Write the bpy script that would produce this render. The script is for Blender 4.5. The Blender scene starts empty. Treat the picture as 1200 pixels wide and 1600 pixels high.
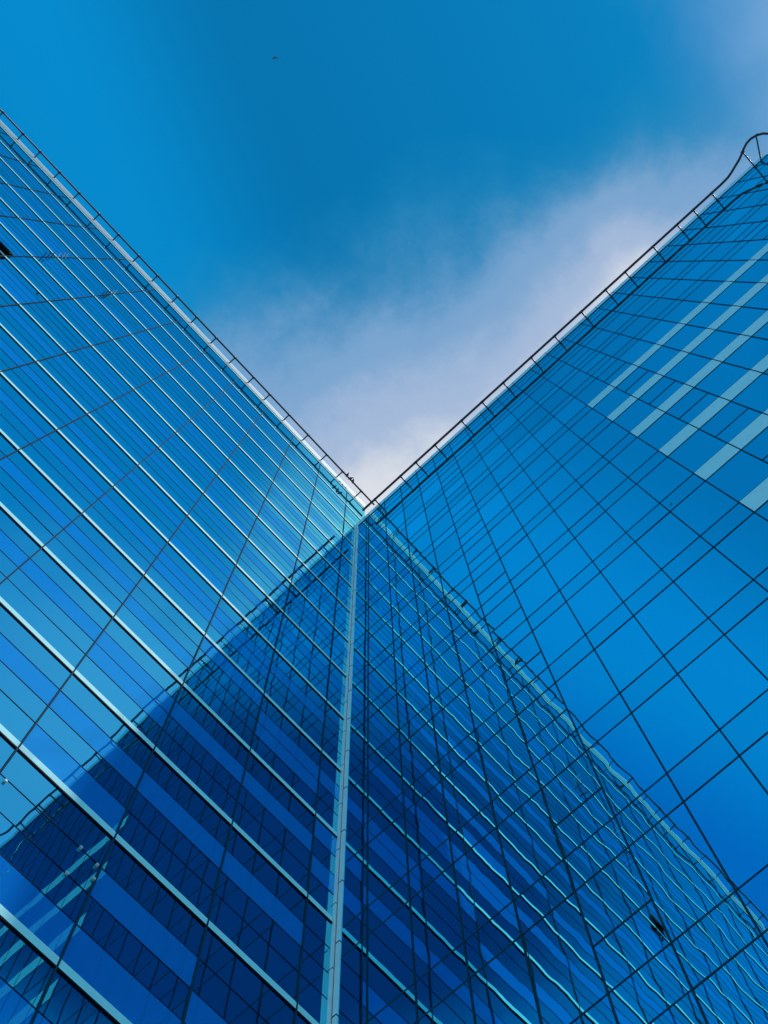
import bpy, math, random
from mathutils import Matrix, Vector
random.seed(11)
scene = bpy.context.scene
COL = scene.collection

# ------------------------------------------------------------------ camera
EYE = 1.6                                   # eye height above the ground
CAM_F = 1819.652 / 1600.0                   # focal length in picture heights
CAM_R = Matrix(((0.99829982, -0.05322684, -0.02375652),
                (-0.05698359, -0.97695823, -0.20568297),
                (-0.01226127, 0.206687, -0.97833028)))
cam_d = bpy.data.cameras.new('camera')
cam = bpy.data.objects.new('camera', cam_d); COL.objects.link(cam)
cam_d.sensor_fit = 'VERTICAL'; cam_d.sensor_height = 24.0; cam_d.lens = 24.0 * CAM_F
cam_d.clip_start = 0.1; cam_d.clip_end = 6000
cam.matrix_world = Matrix.Translation((0, 0, EYE)) @ CAM_R.to_4x4()
scene.camera = cam

# ------------------------------------------------------------------ directions of the two walls
A_L = 3.9098
A_R = A_L - 1.5 * math.pi
DIST = 14.5435                              # eye to inner corner, along the ground
uL = Vector((math.cos(A_L), math.sin(A_L), 0))
uR = Vector((math.cos(A_R), math.sin(A_R), 0))

# ------------------------------------------------------------------ sun and sky
SUN_EL = math.radians(55.5)
PHI = math.radians(12.9)                    # a little behind the right-hand wing
sh = uR * math.cos(PHI) - uL * math.sin(PHI)
sun_dir = Vector((sh.x * math.cos(SUN_EL), sh.y * math.cos(SUN_EL), math.sin(SUN_EL)))
sd = bpy.data.lights.new('sun', 'SUN'); sd.energy = 2.25; sd.angle = math.radians(0.53); sd.color = (1.0, 0.95, 0.88)
sun = bpy.data.objects.new('sun', sd); COL.objects.link(sun)
sun.rotation_euler = sun_dir.to_track_quat('Z', 'Y').to_euler()
sun.location = (40, -40, 120)

scene.view_settings.view_transform = 'Standard'; scene.view_settings.look = 'None'
scene.view_settings.exposure = 0.0; scene.view_settings.gamma = 1.0

world = bpy.data.worlds.new('World'); scene.world = world; world.use_nodes = True
nt = world.node_tree; N = nt.nodes; Lk = nt.links
N.clear()
def nd(tree, kind, **kw):
    n = tree.nodes.new(kind)
    for k, v in kw.items(): setattr(n, k, v)
    return n
def math_node(tree, op, a, b=None, c=None, clamp=False):
    n = tree.nodes.new('ShaderNodeMath'); n.operation = op; n.use_clamp = clamp
    for i, v in enumerate((a, b, c)):
        if v is None: continue
        if isinstance(v, (int, float)): n.inputs[i].default_value = v
        else: tree.links.new(v, n.inputs[i])
    return n.outputs[0]
def smooth(tree, v, lo, hi):
    n = tree.nodes.new('ShaderNodeMapRange'); n.interpolation_type = 'SMOOTHSTEP'; n.clamp = True
    n.inputs['From Min'].default_value = lo; n.inputs['From Max'].default_value = hi
    tree.links.new(v, n.inputs['Value']); return n.outputs['Result']
def mixcol(tree, fac, a, b, mode='MIX'):
    n = tree.nodes.new('ShaderNodeMix'); n.data_type = 'RGBA'; n.blend_type = mode
    for sock, v in ((n.inputs['Factor'], fac), (n.inputs[6], a), (n.inputs[7], b)):
        if isinstance(v, (int, float)): sock.default_value = v
        elif isinstance(v, tuple): sock.default_value = (*v, 1.0)
        else: tree.links.new(v, sock)
    return n.outputs[2]

SKY_GAIN = 0.122
tc = nd(nt, 'ShaderNodeTexCoord')
nrm = nd(nt, 'ShaderNodeVectorMath', operation='NORMALIZE'); Lk.new(tc.outputs['Generated'], nrm.inputs[0])
sep = nd(nt, 'ShaderNodeSeparateXYZ'); Lk.new(nrm.outputs[0], sep.inputs[0])
zz = math_node(nt, 'MAXIMUM', sep.outputs['Z'], 0.06)
px = math_node(nt, 'DIVIDE', sep.outputs['X'], zz)      # position on a flat cloud layer overhead
py = math_node(nt, 'DIVIDE', sep.outputs['Y'], zz)
layer = nd(nt, 'ShaderNodeCombineXYZ'); Lk.new(px, layer.inputs[0]); Lk.new(py, layer.inputs[1])
sky = nd(nt, 'ShaderNodeTexSky'); sky.sky_type = 'NISHITA'; sky.sun_disc = False
sky.sun_elevation = SUN_EL; sky.sun_rotation = math.atan2(sun_dir.x, sun_dir.y)
sky.air_density = 1.0; sky.dust_density = 0.1; sky.ozone_density = 2.0; sky.altitude = 50
base = mixcol(nt, 1.0, sky.outputs[0], (0.02, 0.90, 1.16), 'MULTIPLY')
# clear sky brightened, then dimmed farther out, to set the wing glass reflections
away = math_node(nt, 'ADD', math_node(nt, 'MULTIPLY', px, -0.95), math_node(nt, 'MULTIPLY', py, 0.45))
base = mixcol(nt, smooth(nt, away, 0.02, 0.19), base, mixcol(nt, 1.0, base, (1.0, 1.60, 1.55), 'MULTIPLY'))
base = mixcol(nt, smooth(nt, away, 0.22, 0.36), base, mixcol(nt, 1.0, base, (1.0, 0.64, 0.88), 'MULTIPLY'))
def noise(tree, vec, scale, detail=4, rough=0.55, dist=0.0):
    n = nd(tree, 'ShaderNodeTexNoise'); n.inputs['Scale'].default_value = scale
    n.inputs['Detail'].default_value = detail; n.inputs['Roughness'].default_value = rough
    n.inputs['Distortion'].default_value = dist
    tree.links.new(vec, n.inputs['Vector']); return n.outputs['Fac']
n1 = noise(nt, layer.outputs[0], 7.0, 6, 0.55, 0.4)
n2 = noise(nt, layer.outputs[0], 26.0, 5, 0.6, 0.2)
# distance across the edge of the cloud bank
w = math_node(nt, 'ADD', math_node(nt, 'MULTIPLY', px, 0.418), math_node(nt, 'MULTIPLY', py, 0.909))
w = math_node(nt, 'ADD', w, 0.038)
wn = math_node(nt, 'ADD', w, math_node(nt, 'MULTIPLY', math_node(nt, 'SUBTRACT', n1, 0.5), 0.13))
wn = math_node(nt, 'ADD', wn, math_node(nt, 'MULTIPLY', math_node(nt, 'SUBTRACT', n2, 0.5), 0.025))
n3 = noise(nt, layer.outputs[0], 85.0, 6, 0.7, 0.3)
wn = math_node(nt, 'ADD', wn, math_node(nt, 'MULTIPLY', math_node(nt, 'SUBTRACT', n3, 0.5), 0.022))
lump = nd(nt, 'ShaderNodeVectorMath', operation='DISTANCE'); Lk.new(layer.outputs[0], lump.inputs[0]); lump.inputs[1].default_value = (0.24, 0.03, 0)
wn = math_node(nt, 'ADD', wn, math_node(nt, 'MULTIPLY', smooth(nt, lump.outputs['Value'], 0.17, 0.0), 0.07))
ramp = nd(nt, 'ShaderNodeValToRGB'); Lk.new(smooth(nt, wn, -0.02, 0.27), ramp.inputs[0])
cr = ramp.color_ramp; cr.interpolation = 'EASE'
cr.elements[0].position = 0.0; cr.elements[0].color = (0.02, 0.26, 0.52, 1)
cr.elements[1].position = 1.0; cr.elements[1].color = (0.74, 0.76, 0.81, 1)
e = cr.elements.new(0.38); e.color = (0.20, 0.38, 0.63, 1)
e = cr.elements.new(0.70); e.color = (0.37, 0.49, 0.70, 1)
cl = nd(nt, 'ShaderNodeVectorMath', operation='SCALE'); Lk.new(ramp.outputs[0], cl.inputs[0]); cl.inputs['Scale'].default_value = 1 / SKY_GAIN
fac1 = smooth(nt, wn, -0.035, 0.10)
c1 = mixcol(nt, fac1, base, cl.outputs[0])
# a second pale bank towards the sun, added mostly out of view for tower reflections
vc = nd(nt, 'ShaderNodeVectorMath', operation='DISTANCE'); Lk.new(layer.outputs[0], vc.inputs[0]); vc.inputs[1].default_value = (0.42, -0.23, 0)
dc = math_node(nt, 'ADD', vc.outputs['Value'], math_node(nt, 'MULTIPLY', math_node(nt, 'SUBTRACT', n1, 0.5), 0.08))
c1 = mixcol(nt, math_node(nt, 'MULTIPLY', smooth(nt, dc, 0.17, 0.05), 0.8), c1, (3.0, 4.5, 6.2))
vs = nd(nt, 'ShaderNodeVectorMath', operation='DISTANCE'); Lk.new(layer.outputs[0], vs.inputs[0]); vs.inputs[1].default_value = (0.56, -0.33, 0)
d2 = math_node(nt, 'ADD', vs.outputs['Value'], math_node(nt, 'MULTIPLY', math_node(nt, 'SUBTRACT', n1, 0.5), 0.16))
fac2 = math_node(nt, 'SUBTRACT', 1.0, smooth(nt, d2, 0.20, 0.40))
c2 = mixcol(nt, math_node(nt, 'MULTIPLY', fac2, 0.8), c1, (1.3, 2.9, 5.5))
# dark patch added to the unseen sky, to deepen the double reflections
gx = math_node(nt, 'MULTIPLY', math_node(nt, 'SUBTRACT', px, 0.08), 0.6); gy = math_node(nt, 'ADD', py, 0.58)
gd = math_node(nt, 'SQRT', math_node(nt, 'ADD', math_node(nt, 'MULTIPLY', gx, gx), math_node(nt, 'MULTIPLY', gy, gy)))
gd = math_node(nt, 'ADD', gd, math_node(nt, 'MULTIPLY', math_node(nt, 'SUBTRACT', n1, 0.5), 0.06))
c2 = mixcol(nt, smooth(nt, gd, 0.27, 0.13), c2, (0.05, 0.30, 1.20))
rad = math_node(nt, 'SQRT', math_node(nt, 'ADD', math_node(nt, 'MULTIPLY', px, px), math_node(nt, 'MULTIPLY', py, py)))
c3 = mixcol(nt, math_node(nt, 'MULTIPLY', smooth(nt, rad, 0.7, 3.5), 0.85), c2, (3.0, 6.8, 9.0))  # bright haze added low down, out of view, as fill light on the walls
bg = nd(nt, 'ShaderNodeBackground'); Lk.new(c3, bg.inputs[0]); bg.inputs[1].default_value = SKY_GAIN
wo = nd(nt, 'ShaderNodeOutputWorld'); Lk.new(bg.outputs[0], wo.inputs[0])

# ------------------------------------------------------------------ materials
def new_mat(name):
    m = bpy.data.materials.new(name); m.use_nodes = True; m.node_tree.nodes.clear()
    out = m.node_tree.nodes.new('ShaderNodeOutputMaterial'); return m, m.node_tree, out
def principled(name, col, rough=0.5, metal=0.0, var=0.0, scale=3.0, ior=1.5, spec=0.5):
    m, t, out = new_mat(name)
    p = nd(t, 'ShaderNodeBsdfPrincipled'); p.inputs['Roughness'].default_value = rough
    p.inputs['Metallic'].default_value = metal; p.inputs['IOR'].default_value = ior; p.inputs['Specular IOR Level'].default_value = spec
    if var:
        co = nd(t, 'ShaderNodeTexCoord')
        n = noise(t, co.outputs['Object'], scale, 5, 0.6)
        lo = tuple(c * (1 - var) for c in col); hi = tuple(min(1, c * (1 + var)) for c in col)
        t.links.new(mixcol(t, n, lo, hi), p.inputs['Base Color'])
    else: p.inputs['Base Color'].default_value = (*col, 1)
    t.links.new(p.outputs[0], out.inputs[0]); return m
def glass(name, refl_tint, trans_tint, floor_, gain, bump_d, bump_scale, dirt=0.05, backing=None, spread=0.09):
    """coated facade glass: mirror-like coat over a tinted see-through body (or an enamelled backing)"""
    m, t, out = new_mat(name)
    co = nd(t, 'ShaderNodeTexCoord')
    geo = nd(t, 'ShaderNodeNewGeometry')
    # every pane is bowed a little differently
    off = nd(t, 'ShaderNodeVectorMath', operation='SCALE'); off.inputs['Scale'].default_value = 1.0
    rnd = nd(t, 'ShaderNodeCombineXYZ')
    t.links.new(geo.outputs['Random Per Island'], rnd.inputs[0])
    t.links.new(rnd.outputs[0], off.inputs[0]); off.inputs['Scale'].default_value = 37.0
    add = nd(t, 'ShaderNodeVectorMath', operation='ADD')
    t.links.new(co.outputs['Object'], add.inputs[0]); t.links.new(off.outputs[0], add.inputs[1])
    h1 = noise(t, add.outputs[0], bump_scale, 1.5, 0.4)
    bmp = nd(t, 'ShaderNodeBump'); bmp.inputs['Strength'].default_value = 1.0; bmp.inputs['Distance'].default_value = bump_d
    t.links.new(h1, bmp.inputs['Height'])
    fr = nd(t, 'ShaderNodeFresnel'); fr.inputs['IOR'].default_value = 1.6
    t.links.new(bmp.outputs[0], fr.inputs['Normal'])
    f = math_node(t, 'ADD', math_node(t, 'MULTIPLY', fr.outputs[0], gain), floor_, clamp=True)
    gl = nd(t, 'ShaderNodeBsdfGlossy'); gl.inputs['Roughness'].default_value = 0.0
    gl.inputs['Color'].default_value = (*refl_tint, 1); t.links.new(bmp.outputs[0], gl.inputs['Normal'])
    # pane-to-pane tint differences of the coating
    tint = nd(t, 'ShaderNodeMapRange'); t.links.new(geo.outputs['Random Per Island'], tint.inputs['Value'])
    tint.inputs['To Min'].default_value = 1.0 - spread; tint.inputs['To Max'].default_value = 1.0 + spread
    vm = nd(t, 'ShaderNodeVectorMath', operation='SCALE'); vm.inputs[0].default_value = refl_tint
    t.links.new(tint.outputs[0], vm.inputs['Scale']); t.links.new(vm.outputs[0], gl.inputs['Color'])
    if backing is None:
        clear = nd(t, 'ShaderNodeBsdfTransparent'); clear.inputs[0].default_value = (*trans_tint, 1)
        film = nd(t, 'ShaderNodeBsdfDiffuse'); film.inputs[0].default_value = (*FILM, 1)
        body = nd(t, 'ShaderNodeMixShader'); bm = nd(t, 'ShaderNodeMapRange'); t.links.new(math_node(t, 'FRACT', math_node(t, 'MULTIPLY', geo.outputs['Random Per Island'], 7.31)), bm.inputs['Value'])
        bm.inputs['To Min'].default_value = 0.0; bm.inputs['To Max'].default_value = 0.6; t.links.new(bm.outputs[0], body.inputs[0])
        t.links.new(clear.outputs[0], body.inputs[1]); t.links.new(film.outputs[0], body.inputs[2])
    else:
        body = nd(t, 'ShaderNodeBsdfDiffuse'); body.inputs[0].default_value = (*backing, 1)
    mx = nd(t, 'ShaderNodeMixShader'); t.links.new(f, mx.inputs[0])
    t.links.new(body.outputs[0], mx.inputs[1]); t.links.new(gl.outputs[0], mx.inputs[2])
    # thin film of dust, streaked downwards by rain
    mp = nd(t, 'ShaderNodeMapping'); mp.inputs['Scale'].default_value = (3.0, 3.0, 0.22)
    t.links.new(co.outputs['Object'], mp.inputs['Vector'])
    dn = noise(t, mp.outputs[0], 3.0, 6, 0.65)
    df = math_node(t, 'MULTIPLY', smooth(t, dn, 0.42, 0.85), dirt)
    dd = nd(t, 'ShaderNodeBsdfDiffuse'); dd.inputs[0].default_value = (0.16, 0.36, 0.50, 1)
    mx2 = nd(t, 'ShaderNodeMixShader'); t.links.new(df, mx2.inputs[0])
    t.links.new(mx.outputs[0], mx2.inputs[1]); t.links.new(dd.outputs[0], mx2.inputs[2])
    t.links.new(mx2.outputs[0], out.inputs[0]); return m

FILM = (0.003, 0.06, 0.34)                   # the blue solar film on the panes
TINT = (0.20, 0.87, 1.0)
TINT_L = (0.17, 0.88, 1.0)
M_GLASS_L = glass('tower_glass', TINT_L, (0.10, 0.42, 0.75), 0.76, 0.65, 0.0020, 0.9, 0.015)
M_GLASS_R = glass('wing_glass', TINT, (0.10, 0.42, 0.75), 0.92, 0.35, 0.0030, 0.9, 0.015)
M_SPAN_L = glass('enamelled_glass', TINT_L, (0, 0, 0), 0.29, 0.90, 0.0020, 0.9, 0.02, backing=(0.006, 0.24, 0.78))
M_PALE = principled('pale_cladding', (0.43, 0.90, 0.94), 0.6, 0.0, 0.14, 2.0, spec=0.2)
M_STRIP = principled('pale_enamel_strip', (0.58, 0.95, 0.97), 0.15, 0.0, 0.10, 1.4, spec=0.8)
M_COPING = principled('coping_metal', (0.52, 0.64, 0.70), 0.4, 0.0, 0.10, 1.2)
M_DARK = principled('dark_gasket', (0.002, 0.007, 0.014), 0.6, spec=0.03)
M_MULL = principled('mullion_metal', (0.02, 0.09, 0.15), 0.5, 0.0, 0.2, 1.0, spec=0.1)
M_JAMB = principled('mullion_cap', (0.008, 0.035, 0.06), 0.5, 0.0, 0.2, 1.0, spec=0.1)
M_JOINT = principled('joint_sealant', (0.012, 0.05, 0.09), 0.7, 0.0, 0.2, 1.0, spec=0.03)
M_POST = principled('corner_post_metal', (0.74, 0.94, 0.97), 0.3, 0.0, 0.12, 1.5, spec=0.8)
M_RAIL = principled('dark_painted_steel', (0.018, 0.02, 0.03), 0.45)
M_SLAB = principled('concrete_slab', (0.34, 0.36, 0.36), 0.8, 0.0, 0.15, 1.0)
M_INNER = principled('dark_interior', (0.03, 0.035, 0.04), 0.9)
M_BLIND = principled('blind_fabric', (0.50, 0.56, 0.60), 0.9)
M_ROOF = principled('roof_membrane', (0.30, 0.30, 0.30), 0.9, 0.0, 0.2, 0.6)
M_CLAD = principled('rear_cladding', (0.22, 0.25, 0.28), 0.6, 0.0, 0.15, 0.4)
M_STEEL = principled('bright_steel', (0.50, 0.58, 0.62), 0.5, 0.0)
M_BIRD = principled('dark_feathers', (0.03, 0.03, 0.035), 0.8, 0.0, 0.3, 20.0)
M_GROUND = principled('paving_stone', (0.30, 0.30, 0.29), 0.85, 0.0, 0.15, 0.8)

# ------------------------------------------------------------------ mesh helpers
class MB:
    def __init__(self): self.v = []; self.f = []; self.m = []
    def box(self, a, b, mi=0):
        x0, x1 = sorted((a[0], b[0])); y0, y1 = sorted((a[1], b[1])); z0, z1 = sorted((a[2], b[2]))
        i = len(self.v)
        self.v += [(x0,y0,z0),(x1,y0,z0),(x1,y1,z0),(x0,y1,z0),(x0,y0,z1),(x1,y0,z1),(x1,y1,z1),(x0,y1,z1)]
        self.f += [(i,i+3,i+2,i+1),(i+4,i+5,i+6,i+7),(i,i+1,i+5,i+4),(i+1,i+2,i+6,i+5),(i+2,i+3,i+7,i+6),(i+3,i,i+4,i+7)]
        self.m += [mi] * 6; return self
    def quad(self, pts, mi=0):
        i = len(self.v); self.v += list(pts); self.f.append((i, i+1, i+2, i+3)); self.m.append(mi); return self
    def tube(self, pts, r, n=8, closed_ends=True, mi=0, radii=None):
        P = [Vector(p) for p in pts]; base = len(self.v)
        for k, p in enumerate(P):
            t = (P[min(k+1, len(P)-1)] - P[max(k-1, 0)]).normalized()
            up = Vector((0, 0, 1)) if abs(t.z) < 0.9 else Vector((1, 0, 0))
            a = t.cross(up).normalized(); b = a.cross(t).normalized()
            rr = radii[k] if radii else r
            for q in range(n):
                an = 2 * math.pi * q / n
                self.v.append(tuple(p + a * math.cos(an) * rr + b * math.sin(an) * rr))
        for k in range(len(P) - 1):
            for q in range(n):
                i0 = base + k * n + q; i1 = base + k * n + (q + 1) % n
                self.f.append((i0, i1, i1 + n, i0 + n)); self.m.append(mi)
        if closed_ends:
            self.f.append(tuple(base + q for q in range(n))); self.m.append(mi)
            self.f.append(tuple(base + (len(P) - 1) * n + q for q in reversed(range(n)))); self.m.append(mi)
        return self
    def build(self, name, mats, parent=None, smooth_=False):
        me = bpy.data.meshes.new(name); me.from_pydata(self.v, [], self.f); 
        mats = mats if isinstance(mats, (list, tuple)) else [mats]
        for m in mats: me.materials.append(m)
        me.polygons.foreach_set('material_index', self.m)
        if smooth_: me.polygons.foreach_set('use_smooth', [True] * len(self.f))
        me.update()
        o = bpy.data.objects.new(name, me); COL.objects.link(o)
        if parent is not None: o.parent = parent
        return o
def tag(o, label=None, cat=None, group=None, kind=None):
    if label: o['label'] = label
    if cat: o['category'] = cat
    if group: o['group'] = group
    if kind: o['kind'] = kind
    return o
def empty(name, loc, x_axis):
    o = bpy.data.objects.new(name, None); COL.objects.link(o)
    o.location = loc; o.rotation_euler = (0, 0, math.atan2(x_axis.y, x_axis.x)); o.empty_display_size = 1
    return o

CORNER = Vector((0, DIST, 0))
def Z(h): return h + EYE                     # heights below are measured from the eye
FL = 4.0
FIN0 = 63.717                                # height of the first pale bar below the roof track
nL = uR; nR = uL
proj_cache = CAM_R.transposed()
def to_px(P):
    c = proj_cache @ (P - Vector((0, 0, EYE)))
    if c.z > -0.01: return None
    return 384 + c.x / -c.z * CAM_F * 1024, 512 - c.y / -c.z * CAM_F * 1024
def seen_area(u, s0, s1, z0, z1, n=5):
    pts = [to_px(CORNER + u * (s0 + (s1 - s0) * (i + .5) / n) + Vector((0, 0, z0 + (z1 - z0) * (j + .5) / n))) for i in range(n) for j in range(n)]
    c = [to_px(CORNER + u * s + Vector((0, 0, z))) for s, z in ((s0, z0), (s1, z0), (s1, z1), (s0, z1))]
    if any(p is None for p in c): return 0
    area = abs(sum(c[i][0] * c[(i+1) % 4][1] - c[(i+1) % 4][0] * c[i][1] for i in range(4))) / 2
    return area * sum(1 for p in pts if p and 0 <= p[0] < 768 and 0 <= p[1] < 1024) / n / n

# ================================================================== ground
g = MB(); g.box((-2500, -2500, -0.5), (2500, 2500, 0.0))
tag(g.build('ground', M_GROUND), kind='structure')

# ================================================================== the tower (left-hand wall)
tower = empty('glass_tower', CORNER, uL)
tag(tower, 'taller blue mirrored glass tower on the left with white horizontal bars across its face', 'building')
TS0, TS1 = -0.74, 42.0                       # along the wall
TTOP = 73.4
JL0, JLW = 0.9014, 2.4235
jl = [0.0] + [JL0 + JLW * i for i in range(17)]
jl = [j for j in jl if j < TS1] + [TS1]
ROWS = (0.25, 1.0, 1.9, 2.78, 4.0)           # below each bar: see-through, enamelled, see-through x2

def pane(mb, s0, s1, z0, z1, mi, sgn, amp):
    """one sheet of glass, very slightly out of plane, as fixed panes are"""
    ta = random.gauss(0, amp) * (s1 - s0) / 2; tb = random.gauss(0, amp) * (z1 - z0) / 2
    lim = 0.0022
    ta = max(-lim, min(lim, ta)); tb = max(-lim, min(lim, tb))
    q = [(s0, -ta - tb, z0), (s1, ta - tb, z0), (s1, ta + tb, z1), (s0, -ta + tb, z1)]
    if sgn < 0: q = [(-x, y, z) for x, y, z in q]
    else: q = q[::-1]
    mb.quad(q, mi)

k_min, k_max = -2, 15
cells = []
for k in range(k_min, k_max + 1):
    zt = FIN0 - FL * k                       # level of the bar at the top of this storey
    for b in range(len(jl) - 1):
        s0, s1 = jl[b], jl[b + 1]
        a = seen_area(uL, s0, s1, Z(max(zt - FL, -EYE + .3)), Z(zt))
        cells.append((a, k, b, s0, s1, zt))
cells.sort(key=lambda c: -c[0])
plain = {(11, 3): (0, 0, 0, 1), (11, 2): (0, 1, 0, 1), (11, 1): (0, 0, 1, 0), (10, 2): (0, 1, 0, 0), (10, 1): (0, 1, 0, 0),
         (10, 0): (0, 0, 0, 0), (9, 2): (0, 1, 0, 0), (9, 1): (0, 1, 0, 0), (9, 0): (1, 0, 1, 0), (8, 2): (1, 0, 0, 0),
         (8, 1): (0, 1, 1, 0), (8, 0): (0, 1, 0, 0), (7, 1): (0, 1, 0, 0), (7, 2): (0, 1, 1, 0)}
def left_window(mb, k, b, s0, s1, zt):
    en = plain.get((k, b))
    if en is None: en = (0, 0, 0, 0) if k == -2 else (0, int(random.random() < .75), int(random.random() < .15), int(random.random() < .12))
    for r in range(4):
        z1 = zt - (ROWS[r] if r else 0.0); z0 = zt - ROWS[r + 1]
        if r == 0: z1 = zt - 0.02
        if r == 3: z0 = zt - FL + 0.23
        else: z0 = zt - ROWS[r + 1]
        if r: z1 = zt - ROWS[r]
        if k == 15 and z0 < -EYE: z0 = -EYE + .05
        if k == 3 and b == 9 and r == 3:      # part of this row is a vent that stands open
            s1 = jl[9] + .95; pane(mb, s1 + .02, jl[10], Z(z0), Z(z1), en[r], 1, 0.0011); continue
        pane(mb, s0, s1, Z(z0), Z(z1), en[r], 1, 0.0011)
rest = MB(); rest_bl = MB(); n_done = 0
for a, k, b, s0, s1, zt in cells:
    if zt - FL < -EYE - 3.0: continue
    bl = random.random() < 0.22
    drop = random.choice((1.95, 2.78, 3.3)); 
    if a > 0 and n_done < 100:
        mb = MB(); left_window(mb, k, b, s0, s1, zt); wobj = mb.build('window', [M_GLASS_L, M_SPAN_L], tower); n_done += 1
        if bl: MB().box((s0 + .1, -.16, Z(zt - 1.9)), (s1 - .1, -.15, Z(zt - drop - .3))).build('roller_blind', M_BLIND, wobj)
    else:
        left_window(rest, k, b, s0, s1, zt)
        if bl: rest_bl.box((s0 + .1, -.16, Z(zt - 1.9)), (s1 - .1, -.15, Z(zt - drop - .3)))
tag(rest.build('window', [M_GLASS_L, M_SPAN_L], tower), kind='stuff')
tag(rest_bl.build('roller_blind', M_BLIND, tower), kind='stuff')

# glazed parapet above the topmost storey, down to the roof of the wing where the tower passes behind it
mb = MB()
for b in range(len(jl) - 1): pane(mb, jl[b], jl[b + 1], Z(FIN0 + 8.05), Z(FIN0 + 8.3), 0, 1, 0.0008)
pane(mb, TS0, 0.0, Z(65.3), Z(FIN0 + 8.3), 0, 1, 0.0008)
mb.build('parapet_glass', M_GLASS_L, tower)
MB().box((TS0, -0.25, Z(FIN0 + 8.3)), (TS1, 0.05, Z(TTOP))).build('coping', M_COPING, tower)
MB().box((TS0, 0.0, Z(TTOP - .55)), (TS1, 0.06, Z(TTOP - .50))).build('coping_joint', M_MULL, tower)
MB().box((TS0, 0.0, Z(TTOP - 1.06)), (TS1, 0.056, Z(TTOP - 1.0))).build('coping_joint', M_DARK, tower)

# pale bars with their dark gaskets, one per storey
for k in range(k_min, 16):
    z = FIN0 - FL * k
    s_from = TS0 if z > 65 else 0.09
    MB().box((s_from, 0.003, Z(z + 0.03)), (TS1, 0.024, Z(z + 0.23))).build('pale_bar', M_PALE, tower)
    MB().box((s_from, 0.003, Z(z - 0.018)), (TS1, 0.026, Z(z + 0.03))).build('gasket', M_DARK, tower)
for k in range(k_min + 1, 16):
    for r in (1, 2, 3):
        z = FIN0 - FL * k - ROWS[r]
        if z < -EYE + .2: continue
        MB().box((TS0 if z > 65 else 0.09, 0.003, Z(z - 0.009)), (TS1, 0.008, Z(z + 0.009))).build('transom', M_DARK, tower)
for j in jl[1:-1]:
    MB().box((j - 0.018, 0.003, 0.0), (j + 0.018, 0.032, Z(FIN0 + 8.0))).build('mullion', M_JOINT, tower)

# bright fixings on two of the joints
for s, z in ((8.01, 18.61), (6.25, 18.70), (6.27, 17.80), (5.84, 18.64), (5.79, 18.24)):
    MB().box((s - .025, 0.005, Z(z - .03)), (s + .025, 0.05, Z(z + .03))).build('clip', M_STEEL, tower)
for s, z, m in ((20.28, 53.3, M_RAIL), (20.28, 54.0, M_RAIL), (20.30, 54.7, M_RAIL), (20.30, 55.9, M_STEEL), (20.28, 56.6, M_STEEL), (20.28, 57.2, M_STEEL),
                (17.86, 57.2, M_RAIL), (17.86, 57.9, M_RAIL), (17.86, 58.6, M_RAIL), (17.86, 59.3, M_STEEL), (17.86, 60.0, M_STEEL)):
    MB().tube([(s - .03, .01, Z(z)), (s + .02, .30, Z(z + .04))], 0.022, 6).build('bracket', m, tower)
# the open vent: dark reveal and a sash pushed outwards
zv = FIN0 - FL * 4
s0, s1 = jl[9] + .03, jl[9] + .92
mb = MB(); mb.box((s0, -.45, Z(zv + .25)), (s1, -.42, Z(zv + 1.2)))
mb.build('open_vent', M_INNER, tower)
mb = MB(); mb.quad([(s1, .20, Z(zv + .30)), (s0, .20, Z(zv + .30)), (s0, .05, Z(zv + 1.2)), (s1, .05, Z(zv + 1.2))])
sash = MB()
for a, b2 in (((s0, .20, Z(zv + .30)), (s1, .20, Z(zv + .30))), ((s0, .05, Z(zv + 1.2)), (s1, .05, Z(zv + 1.2))),
              ((s0, .20, Z(zv + .30)), (s0, .05, Z(zv + 1.2))), ((s1, .20, Z(zv + .30)), (s1, .05, Z(zv + 1.2)))):
    sash.tube([a, b2], .035, 4)
so = sash.build('vent_sash', M_DARK, tower); mb.build('sash_glass', M_GLASS_L, so)

# storeys inside, seen through the glass
for k in range(-1, 16):
    z = FIN0 - FL * k - 1.15
    MB().box((0.2, -14.0, Z(z - .35)), (TS1 - .2, -0.25, Z(z))).build('floor_slab', M_SLAB, tower)
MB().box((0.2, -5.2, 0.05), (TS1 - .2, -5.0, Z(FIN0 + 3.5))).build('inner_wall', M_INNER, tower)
# back, ends and roof
mb = MB(); D = 16.0
mb.box((TS0, -D, 0), (TS1, -D + .3, Z(TTOP - .4)))
mb.box((TS0, -D + .3, 0), (TS0 + .25, -0.3, Z(TTOP - .4)))
mb.box((TS1 - .15, -D + .3, 0), (TS1, -0.02, Z(TTOP - .4)))
mb.build('rear_wall', M_CLAD, tower)
MB().box((TS0 + .25, -D + .3, Z(70.9)), (TS1 - .15, -0.25, Z(71.2))).build('roof', M_ROOF, tower)

# corner post, with a seam every 2.55 m
mb = MB(); mb.box((0.0, 0.0, 0.0), (0.07, 0.085, Z(65.0)), 0)
mb.box((-0.0, 0.085, 0.0), (0.02, 0.115, Z(65.0)), 1)
mb.box((0.0, 0.115, 0.0), (0.035, 0.225, Z(65.0)), 0)
q = 22.85 - 2.55 * 9
while q < 64:
    if q > -1: mb.box((-0.0, 0.113, Z(q - .02)), (0.038, 0.228, Z(q + .02)), 1); mb.box((-0.0, -0.0, Z(q - .9)), (0.073, 0.088, Z(q - .875)), 1)
    q += 2.55
mb.build('corner_post', [M_POST, M_DARK], tower)

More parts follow.
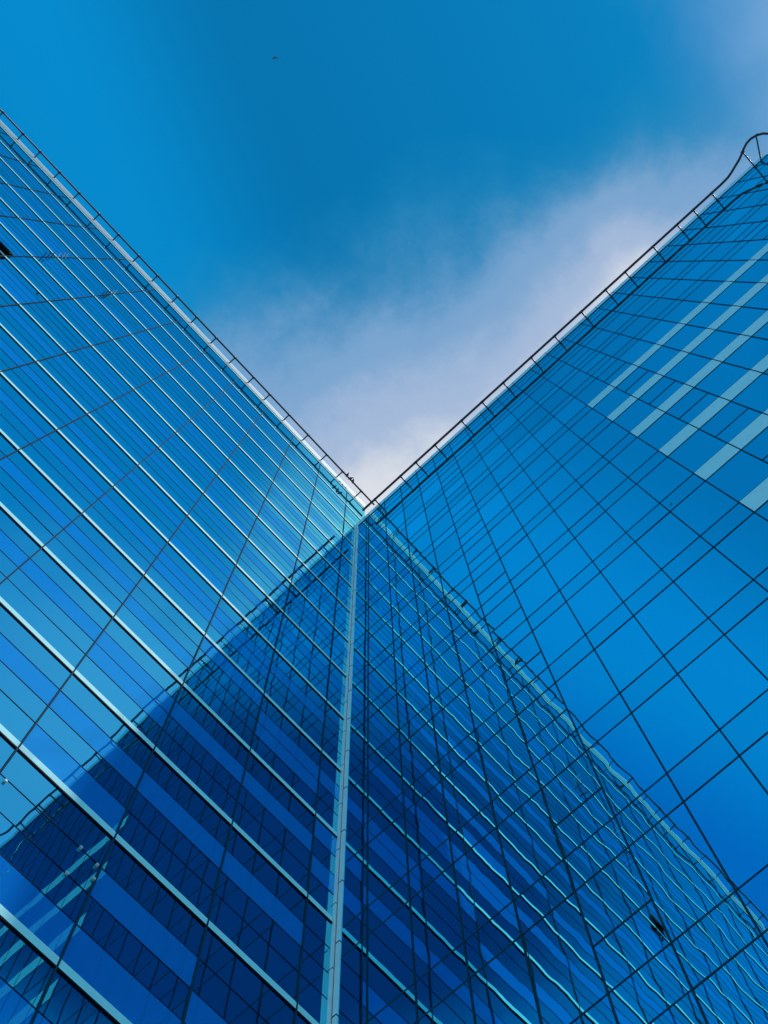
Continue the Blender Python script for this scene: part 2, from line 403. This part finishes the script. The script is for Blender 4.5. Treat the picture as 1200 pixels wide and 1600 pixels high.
def guard_rail(parent, sgn, z, rungs, s_a, s_b, off=0.54, tail=None, extra=(), rr=0.055):
    """one rail standing off the coping on stub brackets; the glass below mirrors it"""
    root = bpy.data.objects.new('guard_rail', None); COL.objects.link(root); root.parent = parent
    def P(s, o, h): return (sgn * s, o, Z(h))
    line = [P(s_a, off, z), P(s_b, off, z)] + [P(*p) for p in (tail or [])]
    MB().tube(line, rr, 8).build('rail', M_RAIL, root, True)
    for a, b2 in [((q, .03, z), (q, off + .05, z + .02)) for q in rungs] + list(extra):
        mb = MB(); mb.tube([P(*a), P(*b2)], 0.042, 8); d = .05
        mb.box(P(a[0] - d, a[1] - .02, a[2] - .08), P(a[0] + d, a[1] + .02, a[2] + .08))
        mb.tube([P(b2[0] - .09, b2[1] - .05, b2[2] - .02), P(b2[0] + .09, b2[1] - .05, b2[2] - .02)], 0.072, 8)
        mb.build('bracket', M_RAIL, root, True)
    return root
TRL = 72.8
guard_rail(tower, 1, TRL, [41.0, 39.4, 37.8, 36.2, 34.6, 33.0, 31.4, 29.75, 28.35, 26.75, 25.12, 23.42, 21.79, 20.07, 18.46, 16.74, 15.06, 13.34, 11.68, 10.02,
                           8.57, 6.82, 5.09, 3.38, 1.91, 0.18], -1.04, TS1)

# ================================================================== the wing (right-hand wall)
wing = empty('glass_wing', CORNER, -uR)
tag(wing, 'lower blue mirrored glass wing on the right with pale strips on its far end', 'building')
WS1 = 29.95; WTOP = 65.15; WREF = 22.1992    # a lower transom level
KR0, KRW = 1.0187, 1.2184
kr = [0.0] + [KR0 + KRW * i for i in range(24) if KR0 + KRW * i < WS1 - .3] + [WS1]
VENT = (5, 12, 19)
levels = [WREF + FL * n for n in range(-6, 11)]       # lower edge of each enamel band
UP = 1.13; VT = 2.33                         # band height; vent transom above the band below
cells = []
for lv in levels:
    for b in range(len(kr) - 1):
        a = seen_area(uR, kr[b], kr[b + 1], Z(max(lv + UP, -EYE)), Z(lv + FL + UP))
        cells.append((a, lv, b, kr[b], kr[b + 1]))
cells.sort(key=lambda c: -c[0])
def right_window(mb, lv, b, s0, s1):
    top = min(lv + FL, WTOP - .95)
    if b in VENT and lv + VT + UP < top:
        pane(mb, s0, s1, Z(max(lv + UP, -EYE + .05)), Z(lv + VT), 0, -1, 0.0014)
        pane(mb, s0, s1, Z(max(lv + VT, -EYE + .05)), Z(top), 0, -1, 0.0020)
    else: pane(mb, s0, s1, Z(max(lv + UP, -EYE + .05)), Z(top), 0, -1, 0.0014)
    if lv + FL < WTOP - 2: pane(mb, s0, s1, Z(lv + FL), Z(lv + FL + UP), 0, -1, 0.0014)
rest = MB(); n_done = 0; rest_bl = MB()
for a, lv, b, s0, s1 in cells:
    if lv + FL < -EYE: continue
    if lv + UP > WTOP - 1: continue
    bl = random.random() < 0.15; dr = random.choice((.8, 1.3, 2.0))
    if a > 0 and n_done < 100:
        mb = MB(); right_window(mb, lv, b, s0, s1); wo_ = mb.build('window', M_GLASS_R, wing); n_done += 1
        if bl: MB().box((-s0 - .06, -.16, Z(lv + FL)), (-s1 + .06, -.15, Z(lv + FL - dr))).build('roller_blind', M_BLIND, wo_)
    else:
        right_window(rest, lv, b, s0, s1)
        if bl: rest_bl.box((-s0 - .06, -.16, Z(lv + FL)), (-s1 + .06, -.15, Z(lv + FL - dr)))
tag(rest.build('window', M_GLASS_R, wing), kind='stuff')
tag(rest_bl.build('roller_blind', M_BLIND, wing), kind='stuff')
# pale enamel strips from the eleventh joint to the end, six storeys and down
for n in range(-4, 7):
    z = WREF + FL * n
    mb = MB()
    for q in range(11, len(kr) - 1): mb.box((-kr[q] - .015, 0.004, Z(z + 0.012)), (-kr[q + 1] + .015, 0.013, Z(z + UP - 0.012)))
    mb.build('pale_strip', M_STRIP, wing)
for lv in levels:
    for z, th in ((lv, .008), (lv + UP, .005)):
        if -EYE + .1 < z < WTOP - 1.2:
            MB().box((-0.28, 0.003, Z(z - th)), (-WS1, 0.016, Z(z + th))).build('transom', M_MULL, wing)
    for b in VENT:
        if -EYE < lv + VT < WTOP - 1.5:
            MB().box((-kr[b], 0.003, Z(lv + VT - .010)), (-kr[b + 1], 0.016, Z(lv + VT + .010))).build('vent_transom', M_MULL, wing)
for j in kr[1:-1]:
    MB().box((-j + 0.016, 0.003, 0.0), (-j - 0.016, 0.020, Z(WTOP + .03))).build('mullion', M_JAMB, wing)
MB().box((-0.03, -0.2, Z(WTOP - .95)), (-WS1, 0.02, Z(WTOP))).build('coping', M_STRIP, wing)
MB().box((-0.03, 0.0, Z(WTOP - .97)), (-WS1, 0.03, Z(WTOP - .93))).build('coping_joint', M_DARK, wing)
for lv in levels:
    if lv < -EYE + 1 or lv > WTOP - 3: continue
    MB().box((-.4, -13.5, Z(lv + .35)), (-WS1 + .3, -0.25, Z(lv + .75))).build('floor_slab', M_SLAB, wing)
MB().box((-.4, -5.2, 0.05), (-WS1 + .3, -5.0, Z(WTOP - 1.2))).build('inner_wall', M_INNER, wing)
D = 15.0; mb = MB()
mb.box((-0.05, -D, 0), (-WS1, -D + .3, Z(WTOP - .2)))
mb.box((-0.05, -D + .3, 0), (-0.3, -0.05, Z(WTOP - 1.0)))
# far end with a chamfered corner
mb.box((-WS1 - .35, -D + .3, 0), (-WS1 - .10, -0.25, Z(WTOP)))
mb.quad([(-WS1, 0.0, 0), (-WS1 - .35, -.25, 0), (-WS1 - .35, -.25, Z(WTOP)), (-WS1, 0.0, Z(WTOP))][::-1])
mb.build('rear_wall', M_CLAD, wing)
MB().box((-0.3, -D + .3, Z(WTOP - 1.5)), (-WS1 - .1, -0.25, Z(WTOP - 1.2))).build('roof', M_ROOF, wing)
TRR = 63.8
guard_rail(wing, -1, TRR, [1.99, 3.93, 5.09, 6.52, 8.5, 10.03, 11.58, 13.61, 15.31, 17.23, 18.96, 20.35, 22.31, 23.99, 25.11, 26.38], 1.07, 27.0, off=0.55, rr=0.066,
           tail=[(27.52, .58, TRR), (27.85, .66, TRR), (28.15, .76, TRR), (28.54, .88, TRR), (28.8, 1.0, TRR), (29.05, 1.14, TRR), (29.35, 1.26, TRR), (29.66, 1.29, TRR), (30.0, 1.22, TRR), (30.3, 1.06, TRR),
                 (30.55, .82, TRR), (30.8, .45, TRR), (30.92, 0, TRR), (30.95, -.7, TRR), (30.95, -5, TRR)],
           extra=[((28.93, .03, TRR), (28.93, 1.12, TRR + .03)), ((29.35, .03, TRR), (30.0, 1.26, TRR + .03))])

# ================================================================== birds
def pigeon(loc, heading, label):
    root = bpy.data.objects.new('pigeon', None); COL.objects.link(root); root.location = loc; root.rotation_euler = (0, 0, heading); root.scale = (.8, .8, .8)
    tag(root, label, 'bird', 'birds perched on the rooftop rail')
    mb = MB()
    mb.tube([(-.17, 0, .10), (-.10, 0, .11), (-.02, 0, .13), (.06, 0, .17), (.10, 0, .21), (.12, 0, .26), (.145, 0, .28), (.165, 0, .275), (.20, 0, .268)],
            .05, 10, radii=[.015, .05, .075, .07, .045, .032, .034, .022, .004])
    mb.build('body', M_BIRD, root, True)
    for s in (-1, 1):
        MB().tube([(.06, s * .06, .17), (-.04, s * .075, .15), (-.15, s * .045, .11), (-.22, s * .02, .09)], .03, 8, radii=[.02, .035, .025, .006]).build('wing', M_BIRD, root, True)
        MB().tube([(.0, s * .03, .08), (.01, s * .03, 0.0)], .010, 6).build('leg', M_BIRD, root, True)
    MB().box((-.30, -.03, .085), (-.16, .03, .10)).build('tail', M_BIRD, root)
def on_track(s, o, z): return CORNER + uL * s + uR * o + Vector((0, 0, Z(z)))
ang = math.atan2(uR.y, uR.x)
for q, (ss, hd, lb) in enumerate(((1.52, 2.9, 'dark bird on the left rooftop rail, farthest of three from the corner'),
                                  (1.24, 3.5, 'dark bird on the left rooftop rail, middle of three'),
                                  (0.98, 2.6, 'dark bird on the left rooftop rail, nearest of three to the corner'))):
    pigeon(on_track(ss, .54, TRL + .05), ang + hd, lb)
# the bird high in the open sky
dirv = CAM_R @ Vector(((429.5 - 600) / 1819.652, -(89.5 - 800) / 1819.652, -1.0))
fb = bpy.data.objects.new('flying_bird', None); COL.objects.link(fb)
fb.location = Vector((0, 0, EYE)) + dirv.normalized() * 130; fb.rotation_euler = (0, math.radians(25), math.radians(82))
tag(fb, 'tiny dark bird flying alone high in the open sky', 'bird')
MB().tube([(-.22, 0, 0), (-.12, 0, 0), (0, 0, 0), (.10, 0, .01), (.16, 0, .02), (.20, 0, .02)], .05, 8, radii=[.012, .04, .065, .05, .03, .005]).build('body', M_BIRD, fb, True)
for s in (-1, 1):
    mb = MB(); i = 0
    up = [(.07, s * .04, .02), (.09, s * .16, .14), (.02, s * .30, .24), (-.05, s * .27, .22), (-.06, s * .14, .12), (-.06, s * .04, .02)]
    mb.v = up + [(x, y, z - .012) for x, y, z in up]
    mb.f = [tuple(range(6)), tuple(range(11, 5, -1))] + [(q, q + 6, (q + 1) % 6 + 6, (q + 1) % 6) for q in range(6)]; mb.m = [0] * 8
    mb.build('wing', M_BIRD, fb)
